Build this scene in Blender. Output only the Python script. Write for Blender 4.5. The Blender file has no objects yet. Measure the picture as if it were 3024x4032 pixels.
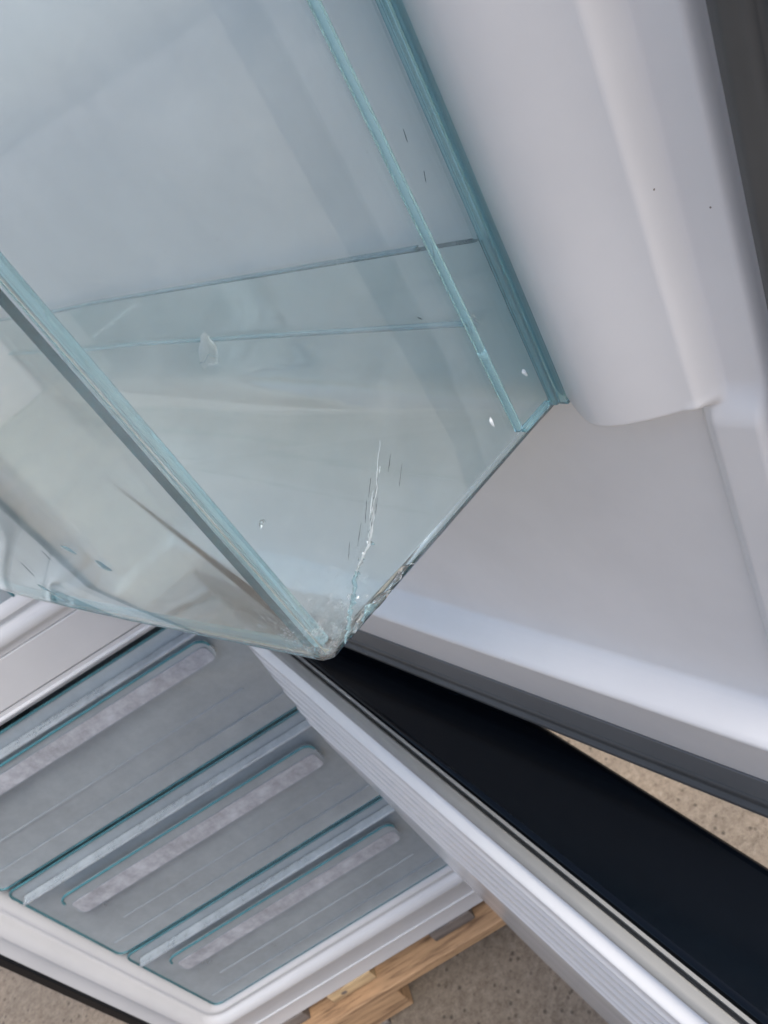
import bpy, math, random
from mathutils import Vector, Matrix, noise
random.seed(7)
S = bpy.context.scene
H = 1.462                       # camera height above the concrete
# ------------------------------------------------------------------ camera
PITCH, ROLL, YAW = 0.60166, -0.59141, -0.04459
def cam_axes():
    cy, sy, cp, sp = math.cos(YAW), math.sin(YAW), math.cos(PITCH), math.sin(PITCH)
    f = Vector((sy*cp, cy*cp, -sp)); r = Vector((cy, -sy, 0)); u = r.cross(f)
    cr, sr = math.cos(ROLL), math.sin(ROLL)
    return cr*r+sr*u, -sr*r+cr*u, f
R_, U_, F_ = cam_axes()
cd = bpy.data.cameras.new('camera'); cam = bpy.data.objects.new('camera', cd); S.collection.objects.link(cam)
cam.matrix_world = Matrix(((R_.x, U_.x, -F_.x, 0), (R_.y, U_.y, -F_.y, 0), (R_.z, U_.z, -F_.z, H), (0, 0, 0, 1)))
cd.sensor_fit = 'HORIZONTAL'; cd.sensor_width = 36; cd.lens = 34.93
cd.clip_start = 0.01; cd.clip_end = 2000
cd.dof.use_dof = True; cd.dof.focus_distance = 0.21; cd.dof.aperture_fstop = 48
S.camera = cam
# ------------------------------------------------------------------ light
SUN_EL, SUN_AZ = math.radians(60), math.radians(134)      # azimuth clockwise from +Y
w = bpy.data.worlds.new('World'); S.world = w; w.use_nodes = True
nt = w.node_tree; nt.nodes.clear()
sky = nt.nodes.new('ShaderNodeTexSky'); sky.sky_type = 'NISHITA'; sky.sun_disc = False
sky.sun_elevation = SUN_EL; sky.sun_rotation = SUN_AZ; sky.air_density = 0.9; sky.dust_density = 4.0; sky.ozone_density = 1.0
bg = nt.nodes.new('ShaderNodeBackground'); bg.inputs[1].default_value = 0.13
wo = nt.nodes.new('ShaderNodeOutputWorld')
nt.links.new(sky.outputs[0], bg.inputs[0]); nt.links.new(bg.outputs[0], wo.inputs[0])
sl = bpy.data.lights.new('sun', 'SUN'); sl.energy = 1.15; sl.angle = math.radians(28); sl.color = (1, .97, .94)
so = bpy.data.objects.new('sun', sl); S.collection.objects.link(so)
sd = Vector((math.sin(SUN_AZ)*math.cos(SUN_EL), math.cos(SUN_AZ)*math.cos(SUN_EL), math.sin(SUN_EL)))
so.rotation_euler = sd.to_track_quat('Z', 'Y').to_euler()
S.view_settings.view_transform = 'Standard'; S.view_settings.look = 'None'
S.view_settings.exposure = 0.98; S.view_settings.gamma = 1
cy = S.cycles; cy.use_denoising = True; cy.max_bounces = 24; cy.transmission_bounces = 20
cy.transparent_max_bounces = 24; cy.diffuse_bounces = 6; cy.glossy_bounces = 8; cy.volume_bounces = 0
cy.caustics_refractive = True; cy.caustics_reflective = True; cy.sample_clamp_indirect = 8; cy.blur_glossy = 0.3

# ------------------------------------------------------------------ materials
def mat(name):
    m = bpy.data.materials.new(name); m.use_nodes = True; n = m.node_tree
    return m, n, n.nodes['Principled BSDF'], n.links
def noise_node(n, l, scale, detail=4, coord='Object', rough=.6, stretch=None):
    tc = n.nodes.new('ShaderNodeTexCoord'); t = n.nodes.new('ShaderNodeTexNoise')
    t.inputs['Scale'].default_value = scale; t.inputs['Detail'].default_value = detail; t.inputs['Roughness'].default_value = rough
    if stretch:
        mp = n.nodes.new('ShaderNodeMapping'); mp.inputs['Scale'].default_value = stretch
        l.new(tc.outputs[coord], mp.inputs[0]); l.new(mp.outputs[0], t.inputs[0])
    else: l.new(tc.outputs[coord], t.inputs[0])
    return t
def ramp(n, l, src, stops):
    r = n.nodes.new('ShaderNodeValToRGB'); e = r.color_ramp.elements
    e[0].position, e[0].color = stops[0][0], (*stops[0][1], 1); e[1].position, e[1].color = stops[-1][0], (*stops[-1][1], 1)
    for p, c in stops[1:-1]:
        x = e.new(p); x.color = (*c, 1)
    l.new(src, r.inputs[0]); return r
def bump(n, l, src, p, strength, dist):
    b = n.nodes.new('ShaderNodeBump'); b.inputs['Strength'].default_value = strength; b.inputs['Distance'].default_value = dist
    l.new(src, b.inputs['Height']); l.new(b.outputs[0], p.inputs['Normal']); return b
def plastic(name, col, rough, dirt=0.03, bs=.15, bscale=900, coat=0, spec=.5, specks=0):
    m, n, p, l = mat(name)
    t = noise_node(n, l, 9, 5)
    c0 = tuple(v*(1-dirt*2) for v in col); c1 = col
    r = ramp(n, l, t.outputs[0], [(.3, c0), (.62, c1)]); l.new(r.outputs[0], p.inputs['Base Color'])
    p.inputs['Roughness'].default_value = rough; p.inputs['Specular IOR Level'].default_value = spec
    if specks:
        tc = n.nodes.new('ShaderNodeTexCoord'); v = n.nodes.new('ShaderNodeTexVoronoi'); v.inputs['Scale'].default_value = 75
        l.new(tc.outputs['Object'], v.inputs[0]); lt = n.nodes.new('ShaderNodeMath'); lt.operation = 'LESS_THAN'; lt.inputs[1].default_value = .019
        l.new(v.outputs['Distance'], lt.inputs[0]); mx = n.nodes.new('ShaderNodeMix'); mx.data_type = 'RGBA'
        l.new(lt.outputs[0], mx.inputs[0]); l.new(r.outputs[0], mx.inputs[6]); mx.inputs[7].default_value = (.2, .17, .14, 1)
        l.new(mx.outputs[2], p.inputs['Base Color'])
    t2 = noise_node(n, l, bscale, 2); bump(n, l, t2.outputs[0], p, bs, .0004)
    if coat: p.inputs['Coat Weight'].default_value = coat; p.inputs['Coat Roughness'].default_value = .06
    return m
M_white = plastic('white_liner_plastic', (.74, .735, .725), .36, bs=.07, dirt=.05, specks=1)
M_gloss = plastic('glossy_white_liner', (.72, .72, .71), .16, bs=.05)
M_frame = plastic('painted_white_frame', (.54, .55, .56), .3)
M_gasket = plastic('grey_rubber_gasket', (.088, .089, .086), .45, dirt=.15)
M_gasket2 = plastic('pale_grey_gasket', (.26, .26, .245), .45, dirt=.1)
M_gasket2b = plastic('mid_grey_rubber', (.15, .152, .15), .5, dirt=.1)
M_black = plastic('black_painted_steel', (.002, .0035, .006), .12, dirt=.1, bs=.03, spec=.22)
M_dark = plastic('dark_grey_steel', (.04, .043, .046), .35, dirt=.1)

def door_frame(a):
    u = Vector((math.sin(a), -math.cos(a), 0)); m = Vector((math.cos(a), math.sin(a), 0))
    return lambda p: u*p[0]+m*p[1]+Vector((0, 0, p[2]))
A1, A2 = 0.56173, 0.39603
D1, D2 = door_frame(A1), door_frame(A2)
def clear_plastic(name='clear_blue_plastic', DENS=27, trans=.97, base=(.96, .99, 1)):
    m, n, p, l = mat(name)
    p.inputs['Transmission Weight'].default_value = trans; p.inputs['IOR'].default_value = 1.49
    p.inputs['Base Color'].default_value = (*base, 1)
    t = noise_node(n, l, 60, 5); r = ramp(n, l, t.outputs[0], [(.35, (.015,)*3), (.75, (.05,)*3)])
    # scuffed, crazed patch round the knocked corner
    ge = n.nodes.new('ShaderNodeNewGeometry'); vd = n.nodes.new('ShaderNodeVectorMath'); vd.operation = 'DISTANCE'
    l.new(ge.outputs['Position'], vd.inputs[0]); vd.inputs[1].default_value = D1((-.150, .050, -.131))+Vector((0, 0, H))
    mr = n.nodes.new('ShaderNodeMapRange'); mr.inputs[1].default_value = .004; mr.inputs[2].default_value = .050; mr.inputs[3].default_value = 1; mr.inputs[4].default_value = 0
    l.new(vd.outputs['Value'], mr.inputs[0])
    t2 = noise_node(n, l, 260, 10, rough=.8); a = n.nodes.new('ShaderNodeMath'); a.operation = 'MULTIPLY_ADD'
    l.new(t2.outputs[0], a.inputs[0]); a.inputs[1].default_value = 1.6; a.inputs[2].default_value = -1.22
    b = n.nodes.new('ShaderNodeMath'); b.operation = 'ADD'; l.new(a.outputs[0], b.inputs[0])
    m2 = n.nodes.new('ShaderNodeMath'); m2.operation = 'MULTIPLY'; m2.inputs[1].default_value = .52; l.new(mr.outputs[0], m2.inputs[0]); l.new(m2.outputs[0], b.inputs[1]); b.use_clamp = True
    ro_ = n.nodes.new('ShaderNodeMath'); ro_.operation = 'MULTIPLY_ADD'; l.new(b.outputs[0], ro_.inputs[0]); ro_.inputs[1].default_value = 1.4; l.new(r.outputs[0], ro_.inputs[2]); ro_.use_clamp = True
    l.new(ro_.outputs[0], p.inputs['Roughness'])
    tw = n.nodes.new('ShaderNodeMath'); tw.operation = 'MULTIPLY_ADD'; l.new(b.outputs[0], tw.inputs[0]); tw.inputs[1].default_value = -.7; t5 = noise_node(n, l, 11, 7, rough=.7); hz_ = n.nodes.new('ShaderNodeMapRange'); hz_.inputs[1].default_value = .42; hz_.inputs[2].default_value = .72; hz_.inputs[3].default_value = trans; hz_.inputs[4].default_value = trans-.08
    l.new(t5.outputs[0], hz_.inputs[0]); l.new(hz_.outputs[0], tw.inputs[2]); tw.use_clamp = True
    l.new(tw.outputs[0], p.inputs['Transmission Weight'])
    va = n.nodes.new('ShaderNodeVolumeAbsorption'); va.inputs['Color'].default_value = (.02, .87, .93, 1); va.inputs['Density'].default_value = DENS
    l.new(va.outputs[0], n.nodes['Material Output'].inputs['Volume'])
    return m
M_clear = clear_plastic()
M_edge = clear_plastic('bright_cyan_plastic_edge', 60, .86, (.66, .88, .93))
M_crack = plastic('white_fracture_face', (.80, .86, .88), .15)
M_scr = plastic('dark_scratch', (.05, .07, .08), .3)
def drawer_plastic(name, tint, milky, mcol, rough, lo=.8, hi=1.2, sc=5):
    m, n, p, l = mat(name); n.nodes.remove(p)
    out = n.nodes['Material Output']
    tr = n.nodes.new('ShaderNodeBsdfTransparent'); tr.inputs[0].default_value = (*tint, 1)
    di = n.nodes.new('ShaderNodeBsdfDiffuse'); di.inputs[0].default_value = (*mcol, 1)
    gl = n.nodes.new('ShaderNodeBsdfGlossy'); gl.inputs['Roughness'].default_value = rough
    fr = n.nodes.new('ShaderNodeFresnel'); fr.inputs[0].default_value = 1.5
    t = noise_node(n, l, sc, 10, rough=.75)
    mr = n.nodes.new('ShaderNodeMapRange'); mr.inputs[1].default_value = .3; mr.inputs[2].default_value = .7
    mr.inputs[3].default_value = milky*lo; mr.inputs[4].default_value = min(1, milky*hi); l.new(t.outputs[0], mr.inputs[0])
    m1 = n.nodes.new('ShaderNodeMixShader'); l.new(mr.outputs[0], m1.inputs[0]); l.new(tr.outputs[0], m1.inputs[1]); l.new(di.outputs[0], m1.inputs[2])
    m2 = n.nodes.new('ShaderNodeMixShader'); l.new(fr.outputs[0], m2.inputs[0]); l.new(m1.outputs[0], m2.inputs[1]); l.new(gl.outputs[0], m2.inputs[2])
    l.new(m2.outputs[0], out.inputs[0]); return m
M_drawer = drawer_plastic('hazy_drawer_plastic', (.90, .96, .98), .42, (.60, .68, .73), .12, .72, 1.28, 3)
M_frost = drawer_plastic('frosted_handle_plastic', (.85, .89, .94), .46, (.62, .65, .71), .35, .5, 1.5, 30)
M_teal2 = drawer_plastic('dark_teal_outline', (.45, .70, .74), .75, (.07, .24, .28), .15, .8, 1.2, 20)
M_floor = drawer_plastic('milky_drawer_floor', (.85, .9, .94), .8, (.78, .82, .85), .3, .85, 1.15, 10)
M_ledge = drawer_plastic('pale_ledge_plastic', (.85, .92, .95), .38, (.60, .66, .70), .15, .5, 1.5, 9)
M_teal = drawer_plastic('teal_plastic_edge', (.45, .70, .74), .42, (.09, .28, .32), .15, .4, 1.7, 20)

def wood(name, a, b):
    m, n, p, l = mat(name)
    t = noise_node(n, l, 6, 8, stretch=(1.2, 14, 14), rough=.7); r = ramp(n, l, t.outputs[0], [(.36, a), (.5, b), (.66, tuple(v*1.25 for v in b))])
    l.new(r.outputs[0], p.inputs['Base Color']); p.inputs['Roughness'].default_value = .75
    bump(n, l, t.outputs[0], p, .4, .003); return m
M_wood = wood('pale_orange_pine', (.14, .078, .040), (.38, .235, .125))
M_woodlt = wood('light_pine', (.24, .15, .075), (.47, .34, .19))
M_woodgr = wood('weathered_grey_pine', (.07, .06, .052), (.15, .128, .112))
def concrete():
    m, n, p, l = mat('rough_tan_concrete')
    t = noise_node(n, l, 62, 12, rough=.9); t3 = noise_node(n, l, 3.5, 5)
    r = ramp(n, l, t.outputs[0], [(.36, (.13, .10, .07)), (.45, (.26, .212, .155)), (.55, (.38, .315, .235)), (.66, (.52, .45, .36))])
    r3 = ramp(n, l, t3.outputs[0], [(.3, (.72, .72, .74)), (.7, (1.05, 1.02, 1))])
    mx = n.nodes.new('ShaderNodeMix'); mx.data_type = 'RGBA'; mx.blend_type = 'MULTIPLY'; mx.inputs[0].default_value = 1
    l.new(r.outputs[0], mx.inputs[6]); l.new(r3.outputs[0], mx.inputs[7]); l.new(mx.outputs[2], p.inputs['Base Color'])
    p.inputs['Roughness'].default_value = .9
    v = n.nodes.new('ShaderNodeTexVoronoi'); v.inputs['Scale'].default_value = 160
    tc = n.nodes.new('ShaderNodeTexCoord'); l.new(tc.outputs['Object'], v.inputs[0])
    lt = n.nodes.new('ShaderNodeMapRange'); lt.inputs[1].default_value = .10; lt.inputs[2].default_value = .22; l.new(v.outputs['Distance'], lt.inputs[0]); v.inputs['Scale'].default_value = 48; v.inputs['Randomness'].default_value = 1
    m4 = n.nodes.new('ShaderNodeMix'); m4.data_type = 'RGBA'; m4.blend_type = 'MULTIPLY'; m4.inputs[0].default_value = .55; l.new(mx.outputs[2], m4.inputs[6])
    l.new(lt.outputs[0], m4.inputs[7]); l.new(m4.outputs[2], p.inputs['Base Color'])
    b = bump(n, l, t.outputs[0], p, 1, .006)
    return m
M_conc = concrete()

# ------------------------------------------------------------------ geometry helpers
class MB:
    def __init__(s): s.v = []; s.f = []
    def add(s, vs, fs):
        o = len(s.v); s.v += [tuple(v) for v in vs]; s.f += [tuple(i+o for i in f) for f in fs]; return s
    def box(s, x0, x1, y0, y1, z0, z1):
        vs = [(x, y, z) for z in (z0, z1) for y in (y0, y1) for x in (x0, x1)]
        return s.add(vs, [(0, 2, 3, 1), (4, 5, 7, 6), (0, 1, 5, 4), (2, 6, 7, 3), (0, 4, 6, 2), (1, 3, 7, 5)])
    def loft(s, rings, close_ring=True, caps=True, close_all=False):
        n = len(rings[0]); vs = [p for r in rings for p in r]; fs = []
        R = len(rings)
        for j in range(R if close_all else R-1):
            a, b = j*n, ((j+1) % R)*n
            for i in range(n if close_ring else n-1):
                k = (i+1) % n; fs.append((a+i, a+k, b+k, b+i))
        if caps and not close_all: fs.append(tuple(range(n))[::-1]); fs.append(tuple((R-1)*n+i for i in range(n)))
        return s.add(vs, fs)
    def tube(s, pts, r, k=6, closed=False):
        rings = []; P = [Vector(p) for p in pts]; N = len(P)
        for i in range(N):
            t = (P[(i+1) % N]-P[i-1]) if closed else (P[min(i+1, N-1)]-P[max(i-1, 0)])
            t.normalize(); a = t.cross(Vector((0, 1, .13))).normalized(); b = t.cross(a)
            rings.append([P[i]+r*(math.cos(q)*a+math.sin(q)*b) for q in [2*math.pi*j/k for j in range(k)]])
        return s.loft(rings, True, not closed, closed)
def ID(p): return Vector(p)
def obj(name, mb, material, parent=None, T=ID, smooth=False, bevel=0, angle=40):
    W = [T(v)+Vector((0, 0, H)) for v in mb.v]
    lo = Vector([min(v[i] for v in W) for i in range(3)]); hi = Vector([max(v[i] for v in W) for i in range(3)])
    o0 = Vector(((lo.x+hi.x)/2, (lo.y+hi.y)/2, lo.z))
    me = bpy.data.meshes.new(name); me.from_pydata([v-o0 for v in W], [], mb.f); me.validate(); me.update()
    import bmesh
    bm = bmesh.new(); bm.from_mesh(me); bmesh.ops.recalc_face_normals(bm, faces=bm.faces); bm.to_mesh(me); bm.free()
    me.materials.append(material)
    o = bpy.data.objects.new(name, me); S.collection.objects.link(o)
    if smooth:
        me.polygons.foreach_set('use_smooth', [True]*len(me.polygons))
        if angle < 180: me.set_sharp_from_angle(angle=math.radians(angle))
    o.location = o0
    if parent:
        o.parent = parent; off = Vector((0, 0, 0)); q = parent
        while q: off += q.location; q = q.parent
        o.location = o0-off
    if bevel:
        b = o.modifiers.new('bevel', 'BEVEL'); b.width = bevel; b.segments = 3; b.limit_method = 'ANGLE'; b.angle_limit = math.radians(35)
        me.polygons.foreach_set('use_smooth', [True]*len(me.polygons)); me.set_sharp_from_angle(angle=math.radians(50))
    return o
def empty(name, p, label, cat, group=None):
    o = bpy.data.objects.new(name, None); S.collection.objects.link(o); o.location = (p[0], p[1], p[2]+H); o.empty_display_size = .05
    o['label'] = label; o['category'] = cat
    if group: o['group'] = group
    return o
def strips(a, b, n): return [a+(b-a)*i/n for i in range(n+1)]
def ss(a, b, x):
    t = max(0, min(1, (x-a)/(b-a))); return t*t*(3-2*t)

# ------------------------------------------------------------------ ground
g = MB(); g.add([(-400, -400, -H), (400, -400, -H), (400, 400, -H), (-400, 400, -H)], [(0, 1, 2, 3)])
go = obj('ground', g, M_conc); go['kind'] = 'structure'

# ------------------------------------------------------------------ pallet
pal = empty('wooden_pallet', (-.4, 1.05, -H), 'weathered wooden pallet on the concrete under the refrigerator', 'pallet')
def wbox(name, m, *b): return obj(name, MB().box(*b), m, pal, bevel=.0025)
kn = lambda x, z: [(x+.006*math.cos(q), .6975, z+.005*math.sin(q)) for q in [6.283*i/10 for i in range(10)]]
kb = MB().loft([kn(-.574, -1.320), [(p[0], .6990, p[2]) for p in kn(-.574, -1.320)]]); obj('knot', kb, M_woodgr, pal)
tops = [(-.895, -.80, M_wood), (-.742, -.655, M_woodgr), (-.603, -.512, M_woodlt), (-.386, -.302, M_woodgr), (-.20, -.10, M_wood)]
for x0, x1, m in tops: wbox('deck_board', m, x0, x1, .698, 1.85, -1.3365, -1.3045)
for y0 in (.672, 1.20, 1.72): wbox('stringer_board', M_wood, -.90, -.095, y0, y0+.12, -1.361, -1.3375)
for y0 in (.676, 1.21, 1.73):
    for x0 in (-.898, -.63, -.20): wbox('block', M_wood, x0, x0+.135 if x0 > -.8 else x0+.10, y0, y0+.10, -1.440, -1.3625)
for x0 in (-.90, -.66, -.20): wbox('bottom_board', M_woodgr if x0 == -.66 else M_wood, x0, x0+.105, .674, 1.84, -H+.0005, -1.4415)

# ------------------------------------------------------------------ refrigerator
XL, XR, YF, YB, ZB, ZT = -.832, -.138, .70, 1.36, -1.303, .50
fr = empty('refrigerator', ((XL+XR)/2, 1.0, ZB), 'tall white lined refrigerator with black sides, both doors open, standing on a pallet', 'refrigerator')
IL, IR = -.737, -.233
FZ0, FZ1 = -1.160, -.452           # freezer opening
RZ0, RZ1 = -.322, .42              # fridge opening
RR = -.325
sh = MB()
sh.box(XL, XL+.004, YF+.004, YB, ZB, ZT).box(XR-.004, XR, YF+.004, YB, ZB, ZT).box(XL+.004, XR-.004, YB-.004, YB, ZB, ZT)
sh.box(XL+.004, XR-.004, YF+.004, YB-.004, ZT-.004, ZT).box(XL+.004, XR-.004, YF+.004, YB-.004, ZB, ZB+.004)
obj('cabinet_shell', sh, M_dark, fr, bevel=.001)
obj('side_trim', MB().box(XL-.003, XL+.011, YF-.004, YF+.006, ZB, ZT), M_black, fr, bevel=.001)
# white front frame with a moulded profile round each opening
def ring(x0, x1, z0, z1, y): return [(x0, y, z0), (x1, y, z0), (x1, y, z1), (x0, y, z1)]
def rring(x0, x1, z0, z1, y, r, k=4):
    out = []
    for cx, cz, a0 in ((x1-r, z0+r, -90), (x1-r, z1-r, 0), (x0+r, z1-r, 90), (x0+r, z0+r, 180)):
        for i in range(k+1):
            a = math.radians(a0+90*i/k); out.append((cx+r*math.cos(a), y, cz+r*math.sin(a)))
    return out
def outer_ring(x0, x1, z0, z1, y, k=4):
    out = []
    for cx, cz in ((x1, z0), (x1, z1), (x0, z1), (x0, z0)):
        for i in range(k+1): out.append((cx, y, cz))
    return out
prof = [(0, .78), (0, .735), (.001, .722), (.006, .709), (.014, .704), (.021, .7035), (.024, .707), (.030, .7075), (.033, .703), (.040, .6975), (.050, .6965), (.056, .698), (.058, .700)]
def frame(x0, x1, z0, z1, X0, X1, Z0, Z1, name):
    m = MB(); rs = [rring(x0, x1, z0, z1, 1.30, .012), rring(x0, x1, z0, z1, .80, .012)]
    lim = [min(1, (abs(a-b)-.004)/.062) for a, b in ((x0, X0), (x1, X1), (z0, Z0), (z1, Z1))]
    for d, y in prof:
        rs.append(rring(x0-d*lim[0], x1+d*lim[1], z0-d*lim[2], z1+d*lim[3], y, .012+d*.6))
    rs.append(outer_ring(X0, X1, Z0, Z1, .700)); rs.append(outer_ring(X0, X1, Z0, Z1, .712))
    m.loft(rs, True, False); m.f.append(tuple(range(20)))
    return obj(name, m, M_frame, fr, smooth=True, angle=60)
frame(IL, IR, FZ0, FZ1, XL+.012, XR-.002, ZB, -.4325, 'freezer_liner')
frame(IL, RR, RZ0, RZ1, XL+.012, XR-.002, -.3725, ZT-.002, 'fridge_liner')
obj('divider_panel', MB().box(XL+.012, XR-.002, .6995, .711, -.4312, -.3738), M_frame, fr, bevel=.0012)
obj('kick_plate', MB().box(XL+.012, XR-.002, .7165, .722, ZB+.001, -1.25), M_white, fr)
obj('kick_ridge', MB().box(XL+.03, XR-.02, .6982, .7015, -1.262, -1.258), M_frame, fr, bevel=.0015)

# ------------------------------------------------------------------ freezer drawers
def rrect(x0, x1, z0, z1, r, y, k=5):
    out = []
    for cx, cz, a0 in ((x1-r, z0+r, -90), (x1-r, z1-r, 0), (x0+r, z1-r, 90), (x0+r, z0+r, 180)):
        for i in range(k+1):
            a = math.radians(a0+90*i/k); out.append((cx+r*math.cos(a), y, cz+r*math.sin(a)))
    return out
def slab(m, x0, x1, z0, z1, r, y0, y1):
    m.loft([rrect(x0, x1, z0, z1, r, y0), rrect(x0, x1, z0, z1, r, y1)]); return m
def drawer(label, zr, zb, zo, zb0, zb1, yf=.703):
    d = empty('freezer_drawer', (-.485, .95, zb), label, 'drawer', 'clear drawers in the freezer compartment')
    x0, x1 = IL+.006, IR-.006
    obj('front_panel', slab(MB(), x0, x1, zb, zr, .012, yf, yf+.003), M_drawer, d)
    obj('front_edge', MB().tube(rrect(x0, x1, zb, zr, .012, yf-.0002), .0018, closed=True), M_teal, d)
    obj('rim', MB().box(x0+.012, x1-.012, yf-.016, yf-.001, zr-.0225, zr-.018), M_ledge, d, bevel=.003)
    obj('handle_plate', slab(MB(), x0+.045, x1-.045, zb1-.004, zo, .014, yf-.014, yf-.011), M_drawer, d)
    obj('handle_outline', MB().tube(rrect(x0+.045, x1-.045, zb1-.004, zo, .014, yf-.0145)[6:18], .0017), M_teal2, d)
    obj('handle_grip', slab(MB(), x0+.050, x1-.050, zb1-.001, zb0+.003, .006, yf-.0155, yf-.0148), M_frost, d)
    s = MB().box(x0+.010, x0+.0125, yf+.004, 1.20, zb+.012, zr-.012)
    obj('side_panel', s, M_drawer, d); obj('side_panel', MB().box(x1-.0125, x1-.010, yf+.004, 1.20, zb+.012, zr-.012), M_drawer, d)
    obj('bottom_panel', MB().box(x0+.0135, x1-.0135, yf+.0045, 1.20, zb+.008, zb+.0105), M_floor, d)
    obj('back_panel', MB().box(x0+.010, x1-.010, 1.2005, 1.203, zb+.012, zr-.03), M_drawer, d)
    obj('lower_band', slab(MB(), x0+.012, x1-.012, zb+.004, zb+.034, .004, yf-.0025, yf-.0008), M_drawer, d)
    for k in (.50,):
        z = zb1+(zb-zb1)*k; obj('front_ridge', MB().box(x0+.06, x1-.06, yf-.0012, yf-.0002, z-.0016, z+.0016), M_drawer, d)
drawer('topmost clear drawer in the freezer, right under the white divider', -.456, -.668, -.485, -.499, -.519)
drawer('middle clear drawer of the freezer with a frosted handle bar', -.676, -.908, -.722, -.744, -.770)
drawer('bottom clear drawer of the freezer, just above the pallet', -.916, -1.152, -.956, -.978, -1.003)
# crisper drawer in the fridge compartment
cr = empty('crisper_drawer', (-.55, .95, -.335), 'pale blue crisper drawer inside the fridge compartment, left of the bin', 'drawer')
obj('front_panel', slab(MB(), IL+.008, -.405, -.337, -.16, .012, .712, .716), M_drawer, cr)
obj('front_edge', MB().tube(rrect(IL+.008, -.405, -.337, -.16, .012, .7115), .0016, closed=True), M_teal, cr)
obj('box', MB().box(IL+.02, -.42, .7165, 1.2, -.333, -.18), M_drawer, cr)

# ------------------------------------------------------------------ fridge door (opened about 122 degrees)
door = empty('fridge_door_hinge', (0, 0, 0), '', '')
bpy.data.objects.remove(door)
ZD0, ZD1 = -.412, .47
SH, SE = -.652, -.0435               # hinge end, handle end
fd = obj('fridge_door', MB().box(SH, SE, .160, .222, ZD0, ZD1), M_dark, fr, T=D1, bevel=.004)
def nonuni(segs):
    out = []
    for a, b, n in segs: out += strips(a, b, n)[:-1]
    return out+[segs[-1][1]]
LS0, LS1, LZ0, LZ1 = -.632, -.0708, -.365, .44
def liner_n(s, z):
    n = .1555
    e = min(s-LS0, LS1-s, z-LZ0, LZ1-z)
    n += .004*(1-ss(0, .004, e))                       # rounded outer rim
    zz = z-LZ0
    if zz < .062: lip = .004+.0135*(zz/.062)
    elif zz < .068: lip = .0175+.0012*math.sin((zz-.062)/.006*math.pi/2)
    elif zz < .078: lip = .0187-.0165*ss(.067, .0785, zz)
    else: lip = .0022*(1-ss(.078, .130, zz))
    n -= lip*ss(0, .006, zz)
    fr_ = 1-ss(-.142, -.128, z)
    r = LS1-s                                         # frame down the handle side
    n -= .004*ss(.001, .006, r)*(1-ss(.0185, .0215, r))*ss(.085, .11, zz)*fr_
    n += .0010*math.exp(-((r-.0185)/.0009)**2)*fr_*ss(.07, .09, zz)
    # handle side pillar
    x = s+.1115; w = .0285
    if abs(x) < w+.004:
        zb = -.1375+.0085*abs(min(0, x+.004)/(w-.004))**2.2+.0035*max(0, (x+.004)/(w+.004))**2
        e1, e2_ = ss(-w-.001, -w+.026, x), 1-ss(-.002, w, x)*.5
        c = e1*(e2_*(1-ss(w-.006, w, x)))
        h = ss(zb-.0005, zb+.0042, z)**.75
        n -= .0150*c*h
    x = s+.603; w = .028
    if abs(x) < w: n -= .062*ss(0, .008, w-abs(x))*ss(-.335, -.325, z)
    return n
sv = nonuni([(LS0, LS0+.06, 24), (LS0+.06, -.145, 30), (-.145, LS1-.026, 44), (LS1-.026, LS1, 40)])
zv = nonuni([(LZ0, LZ0+.10, 60), (LZ0+.10, -.15, 20), (-.15, -.110, 60), (-.110, .10, 30), (.10, LZ1, 12)])
lm = MB(); vs = [(s, liner_n(s, z), z) for z in zv for s in sv]; n = len(sv)
lm.add(vs, [(j*n+i, j*n+i+1, (j+1)*n+i+1, (j+1)*n+i) for j in range(len(zv)-1) for i in range(n-1)])
obj('inner_liner', lm, M_white, fd, T=D1, smooth=True, angle=180)
def gasket(parent, T, n0, s0, s1, z0, z1, wdt, m, name='gasket'):
    # closed magnetic gasket: square ring with two bellows ridges
    pr = [(0, .000), (0, -.006), (.12, -.0085), (.3, -.009), (.42, -.0065), (.5, -.0055), (.6, -.0075), (.85, -.0078), (1, -.005), (1, 0)]
    mb = MB(); rs = []
    for t, d in pr:
        k = wdt*t; rs.append([(s0+k, n0+d, z0+k), (s1-k, n0+d, z0+k), (s1-k, n0+d, z1-k), (s0+k, n0+d, z1-k)])
    mb.loft(rs, True, False, True); return obj(name, mb, m, parent, T=T, bevel=.001)
obj('gasket_flange', MB().box(SH+.004, SE-.012, .1525, .1590, -.3883, -.3668), M_gasket2b, fd, T=D1, bevel=.001)
gasket(fd, D1, .1595, SH+.002, -.0500, ZD0+.004, ZD1-.010, .0195, M_gasket)

# ------------------------------------------------------------------ freezer door (opened about 113 degrees)
Z2 = -.422
zd = obj('freezer_door', MB().box(-.648, -.045, .050, .114, -1.30, Z2), M_black, fr, T=D2, bevel=.005)
gasket(zd, D2, .0455, -.644, -.049, -1.290, Z2-.004, .016, M_gasket2)
obj('door_trim', MB().box(-.647, -.046, .0478, .0497, -1.29, Z2-.0015), M_gasket2, zd, T=D2)
obj('gasket_groove', MB().box(-.640, -.053, .0455, .0478, -1.28, Z2-.010), M_dark, zd, T=D2)
L0, L1, K0, K1 = -.622, -.066, -1.270, Z2-.012
def zl(s, z):
    n = .0375; e = K1-z
    e2 = min(s-L0, L1-s)
    n -= .0085*ss(.000, .007, min(e, e2*2))
    n -= .0120*min(1, max(0, min(e, e2*6)-.007)/.14)
    for q in (.018, .034, .056, .080, .106, .124): n -= .0017*math.exp(-((e-q)/.0024)**2)*ss(0, .03, e2)
    n += .0007*noise.noise(Vector((s*9, z*9, 0)))
    return n
sv = nonuni([(L0, L0+.02, 14), (L0+.02, L1-.02, 60), (L1-.02, L1, 10)])
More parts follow.
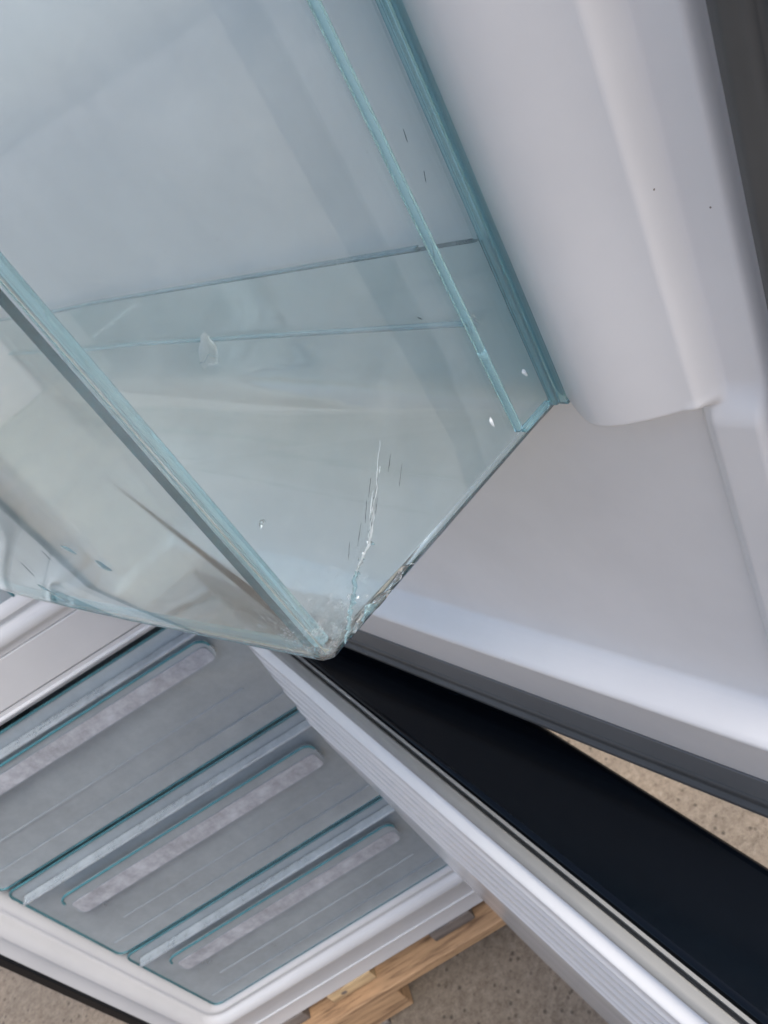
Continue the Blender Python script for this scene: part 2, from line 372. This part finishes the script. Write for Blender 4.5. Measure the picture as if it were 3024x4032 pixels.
zv = nonuni([(K0, K1-.4, 10), (K1-.4, K1-.14, 16), (K1-.14, K1-.02, 190), (K1-.02, K1, 40)])
lm = MB(); vs = [(s, zl(s, z), z) for z in zv for s in sv]; n = len(sv)
lm.add(vs, [(j*n+i, j*n+i+1, (j+1)*n+i+1, (j+1)*n+i) for j in range(len(zv)-1) for i in range(n-1)])
obj('inner_liner', lm, M_gloss, zd, T=D2, smooth=True, angle=180)

# ------------------------------------------------------------------ clear door bin
bn = empty('door_bin', tuple(D1((-.37, .08, -.132))), 'cracked clear blue plastic bin hooked on the inside of the open fridge door', 'bin')
ZF, ZTOP, TH = -.1368, .035, .0027
SR_F, SR_R, SL, NR, NF = -.1465, -.1345, -.600, .1515, .0435
def bow(s): return NF-.031*(1-(math.sqrt(min(1, abs((s+.373)/.227))**2+.03)-.173)/(math.sqrt(1.03)-.173))
def outline(off=0.0):
    # counter-clockwise seen from above in (s, n): rear handle corner -> front handle corner -> bow -> hinge side -> rear
    P = []
    for i in range(14):
        t = i/13; P.append((SR_R+(SR_F-SR_R)*t-off, NR-off+(.0470-NR+off)*t))
    c = (SR_F-.0038, .0473); r = .0038-off
    for i in range(1, 9):
        a = math.radians(0-82*i/9); P.append((c[0]+r*math.cos(a), c[1]+r*math.sin(a)))
    s0 = c[0]
    for i in range(0, 41):
        s = s0+(SL+.008-s0)*i/40; P.append((s, bow(s)+off))
    for i in range(8):
        t = i/7; P.append((SL+off+.002*(1-t), .052+(NR-off-.052)*t))
    for i in range(11):
        t = .0035+.993*i/10; P.append((SL+off+(SR_R-SL-2*off)*t, NR-off))
    return P
def shell():
    m = MB(); rings = []
    def top(n, s):
        return ZTOP
    OUT, INN = outline(0), outline(TH)
    N = len(OUT); nrear = 11
    def tz(i): return -.0757 if i >= N-nrear else ZTOP
    def rf(i):                                      # the low rear wall runs into the floor in a wide curve
        if i < N-nrear: return .0065
        t = (i-(N-nrear))/(nrear-1); return .0065+.0125*ss(.01, .3, min(t, 1-t))
    def nrm(P, i):
        a, b = Vector(P[i-1]), Vector(P[(i+1) % len(P)]); t = (b-a).normalized(); return Vector((t.y, -t.x))
    sg = 1 if nrm(OUT, 3).x < 0 else -1
    NO = [nrm(OUT, i)*sg for i in range(len(OUT))]; NI = [nrm(INN, i)*sg for i in range(len(INN))]
    for Q in (NO, NI):
        Q[0] = Q[-1] = Vector((-1, -1)); Q[N-nrear-1] = Q[N-nrear] = Vector((1, -1))
    A = [0, 12, 25, 38, 51, 64, 77, 90]
    rad = math.radians
    for a in A: rings.append([(p[0]+NO[i].x*rf(i)*(1-math.sin(rad(a))), p[1]+NO[i].y*rf(i)*(1-math.sin(rad(a))), ZF+rf(i)*(1-math.cos(rad(a)))) for i, p in enumerate(OUT)])
    def hz(i, t): return ZF+rf(i)+(tz(i)-ZF-rf(i))*t
    for k in range(1, 11): rings.append([(p[0], p[1], hz(i, k/10)) for i, p in enumerate(OUT)])
    for k in range(10, 0, -1): rings.append([(p[0], p[1], hz(i, k/10)) for i, p in enumerate(INN)])
    for a in A[::-1]:
        rings.append([(p[0]+NI[i].x*(rf(i)-TH+.0005)*(1-math.sin(rad(a))), p[1]+NI[i].y*(rf(i)-TH+.0005)*(1-math.sin(rad(a))), ZF+TH+(rf(i)-TH+.0005)*(1-math.cos(rad(a)))) for i, p in enumerate(INN)])
    m.loft(rings, True, False); L = len(rings)*N
    m.v += [(-.37, .088, ZF), (-.37, .088, ZF+TH)]
    m.f += [(L, (i+1) % N, i) for i in range(N)]+[(L+1, L-N+i, L-N+(i+1) % N) for i in range(N)]
    return m
obj('shell', shell(), M_clear, bn, T=D1, smooth=True, angle=26)
def rib(n0, n1, z0, z1, ds=.0075):
    def sA(n): return SR_F+(SR_R-SR_F)*(n-.0495)/(NR-.0495)
    m = MB(); rs = []
    for z in (z0, z1): rs.append([(sA(n0)+.0001, n0, z), (sA(n1)+.0001, n1, z), (sA(n1)+ds, n1, z), (sA(n0)+ds, n0, z)])
    return m.loft(rs)
obj('hook_rib', rib(.1305, .1326, -.1285, ZTOP, .0024), M_edge, bn, T=D1, bevel=.0006)
obj('hook_rib', rib(.1468, .1492, -.1322, ZTOP, .0034), M_edge, bn, T=D1, bevel=.0012)
obj('hook_rib', rib(.1494, .1520, -.1335, ZTOP, .0048), M_edge, bn, T=D1, bevel=.0006)
obj('hook_rib', rib(.1328, .1460, -.1305, -.1287, .0024), M_edge, bn, T=D1, bevel=.0005)
obj('rear_ledge', MB().box(-.590, -.1500, .1462, .1487, -.1010, -.0998), M_edge, bn, T=D1, bevel=.0004)
obj('rear_rim', MB().box(-.590, -.1615, .1489, .1514, -.0755, -.0748), M_edge, bn, T=D1, bevel=.0003)
def aS(n): return SR_F+(SR_R-SR_F)*(n-.0495)/(NR-.0495)
cp = MB(); c0 = (SR_F-.0047, .0481)
cp.tube([(c0[0], c0[1], z) for z in (ZF+.0075, -.10, -.05, 0, ZTOP-.002)], .00155, 8)
obj('corner_bead', cp, M_edge, bn, T=D1, smooth=True)
bb = MB(); bb.tube([(s_, bow(s_)+TH+.0024, ZF+TH+.0022) for s_ in strips(-.1535, -.40, 30)], .0017, 8)
obj('bottom_bead', bb, M_edge, bn, T=D1, smooth=True)
# the crack in the side panel, its scratches and the chips
def ribbon(m, pts, w, T=.0004, jag=0, out=.00006, front=False):
    rs = []
    for i, (s_, n_, z_) in enumerate(pts):
        a, b = pts[max(0, i-1)], pts[min(len(pts)-1, i+1)]
        d = Vector((0, b[1]-a[1], b[2]-a[2])).normalized() if not front else Vector((b[0]-a[0], 0, b[2]-a[2])).normalized()
        t = i/(len(pts)-1); ww = w*(.25+math.sin(math.pi*min(.98, t*.9+.08)))*(.6+random.random()*jag)/2
        q = Vector((0, -d.z, d.y)) if not front else Vector((-d.z, 0, d.x))
        c = Vector((aS(n_)+out, n_, z_)) if not front else Vector((s_, bow(s_)-out, z_))
        o = Vector((T*.2, 0, 0)) if not front else Vector((0, -T*.2, 0))
        rs.append([c-q*ww, c+q*ww, c+q*ww*.6+o, c-q*ww*.6+o])
    m.loft(rs); return m
def jagged(pts, k, amp):
    out = []
    for a, b in zip(pts, pts[1:]):
        for i in range(k):
            t = i/k; out.append(tuple(a[j]+(b[j]-a[j])*t+(random.uniform(-amp, amp) if j else 0) for j in range(3)))
    return out+[pts[-1]]
CR = [(-.1416, .0914, -.0959), (-.1422, .0858, -.1023), (-.1427, .0818, -.107), (-.1432, .0773, -.1112), (-.1437, .073, -.1159), (-.1442, .0687, -.1177),
      (-.1447, .0645, -.1198), (-.1453, .0601, -.1243), (-.1458, .0553, -.1287), (-.1464, .0505, -.1328)]
obj('crack', ribbon(MB(), jagged(CR[:4], 6, .00025), .00022, jag=1.2), M_crack, bn, T=D1)
for k, (a, b) in enumerate(((1, 4), (2, 5), (2, 5), (3, 6), (3, 7), (4, 7), (5, 8), (4, 6))):
    sh_ = random.uniform(-.0013, .0013); pts = [(p_[0], p_[1]+sh_, p_[2]+sh_*.5) for p_ in CR[a:b]]
    obj('crack', ribbon(MB(), jagged(pts, 6, .0004), random.uniform(.00025, .0005), jag=1.8), M_crack if k % 2 else M_clear, bn, T=D1)
for k in range(16):
    c_ = CR[4+k % 4]; n_, z_ = c_[1]+random.uniform(-.0011, .0011), c_[2]+random.uniform(-.0013, .0013)
    q = random.uniform(0, 6.3); r_ = random.uniform(.0003, .0009)
    tri = [(aS(n_)+random.uniform(.0001, .0006), n_+r_*math.cos(q+t)*random.uniform(.4, 1), z_+r_*math.sin(q+t)) for t in (0, 1.9, 3.8)]
    obj('splinter', MB().loft([[(aS(n_)-.0001, p_[1], p_[2]) for p_ in tri], tri]), (M_crack, M_clear, M_edge)[k % 3], bn, T=D1)
obj('crack', ribbon(MB(), jagged(CR[6:], 8, .0005), .0011, jag=1.3, T=.002), M_edge, bn, T=D1)
SC = [(.0836, -.1019, .0797, -.1058), (.079, -.106, .0749, -.1106), (.074, -.1096, .0695, -.114), (.0685, -.111, .0652, -.1148), (.0919, -.1013, .0885, -.1048),
      (.0934, -.106, .089, -.1106), (.0819, -.1079, .0788, -.111), (.1399, -.0401, .1395, -.0430), (.1403, -.0509, .1395, -.0534), (.1392, -.0551, .1374, -.0597),
      (.1421, -.0272, .1379, -.0368), (.1189, -.0781, .1201, -.0797)]
for i, (n0, z0, n1, z1) in enumerate(SC[:9]+SC[11:]):
    pts = jagged([(0, n0, z0), (0, (n0+n1)/2, (z0+z1)/2), (0, n1, z1)], 4, .00008)
    obj('scratch', ribbon(MB(), pts, .00016, jag=1), M_scr, bn, T=D1)
for n0, z0, n1, z1 in ((.0819, -.1053, .0766, -.1106), (.0803, -.1068, .0778, -.1098), (.0875, -.1015, .0862, -.103)):
    obj('scratch', ribbon(MB(), jagged([(0, n0, z0), (0, n1, z1)], 6, .00012), .00025, jag=1.4), M_crack, bn, T=D1)
def chip(n, z, a, b, ang, m, front=None):
    mb = MB(); rs = []
    for r, h in ((1, 0), (.82, .35), (.5, .75), (.12, 1)):
        ring_ = []
        for i in range(14):
            q = 2*math.pi*i/14; k = r*(1+.16*math.sin(3*q+a*9e3)+.10*math.sin(5*q+1))
            x, y = a*math.cos(q)*k, b*math.sin(q)*k; X, Y = x*math.cos(ang)-y*math.sin(ang), x*math.sin(ang)+y*math.cos(ang)
            ring_.append((aS(n+X)+.00003+h*.00045, n+X, z+Y) if front is None else (front+X, bow(front+X)-.00003-h*.00045, z+Y))
        rs.append(ring_)
    mb.loft(rs); return obj('chip', mb, m, bn, T=D1, smooth=True)
chip(.068, -.0493, .0036, .0022, 1.0, M_clear); chip(.0537, -.0884, .0011, .0007, .3, M_clear); chip(.0530, -.0889, .0006, .00025, .8, M_crack)
chip(.1346, -.0908, .0014, .0024, .5, M_clear); chip(.1322, -.1004, .0008, .0017, .4, M_crack); chip(.1434, -.1161, .0007, .0016, .3, M_crack); chip(.125, -.1194, .0006, .0018, 0, M_crack)
for s_, z_, a_, b_ in ((-.2294, -.0931, .0032, .0014), (-.2177, -.0998, .0030, .0024), (-.2872, -.1202, .0030, .0014), (-.2805, -.1245, .0055, .0019)): chip(0, z_, a_, b_, -.5, M_edge, front=s_)
for (s0, z0, s1, z1) in ((-.2804, -.1046, -.2824, -.1128), (-.2505, -.0955, -.2513, -.1003)):
    obj('scratch', ribbon(MB(), jagged([(s0, 0, z0), (s1, 0, z1)], 5, .0001), .0003, jag=1, front=True), M_scr, bn, T=D1)
# broken lower edge of the side panel: facets split off the curved bottom
def shard(n0, n1, z0, z1, m, t=.0016, k=7):
    mb = MB(); low, up = [], []
    for i in range(k):
        n = n0+(n1-n0)*i/(k-1); low.append((aS(n)+random.uniform(-.0002, .0003)-.0022*max(0, 1-(z0-ZF)/.0065)**2, n, z0+random.uniform(-.0005, .0005)))
        hgt = (z1-z0)*math.sin(math.pi*min(1, max(.04, .12+.8*i/(k-1))))*random.uniform(.65, 1.0); up.append((aS(n)+.0003+random.uniform(-.0001, .0004), n+random.uniform(-.0008, .0008), z0+hgt))
    rs = [[low[i], up[i], (up[i][0]+t*.4, up[i][1], up[i][2]-.0004), (low[i][0]+t*random.uniform(.5, 1), low[i][1], (low[i][2]*.6+up[i][2]*.4))] for i in range(k)]
    mb.loft(rs); return obj('broken_facet', mb, m, bn, T=D1)
shard(.054, .070, -.1335, -.1290, M_clear, .0009); shard(.068, .080, -.1330, -.1295, M_clear, .0007); shard(.058, .064, -.1325, -.1290, M_edge, .0010, 5)
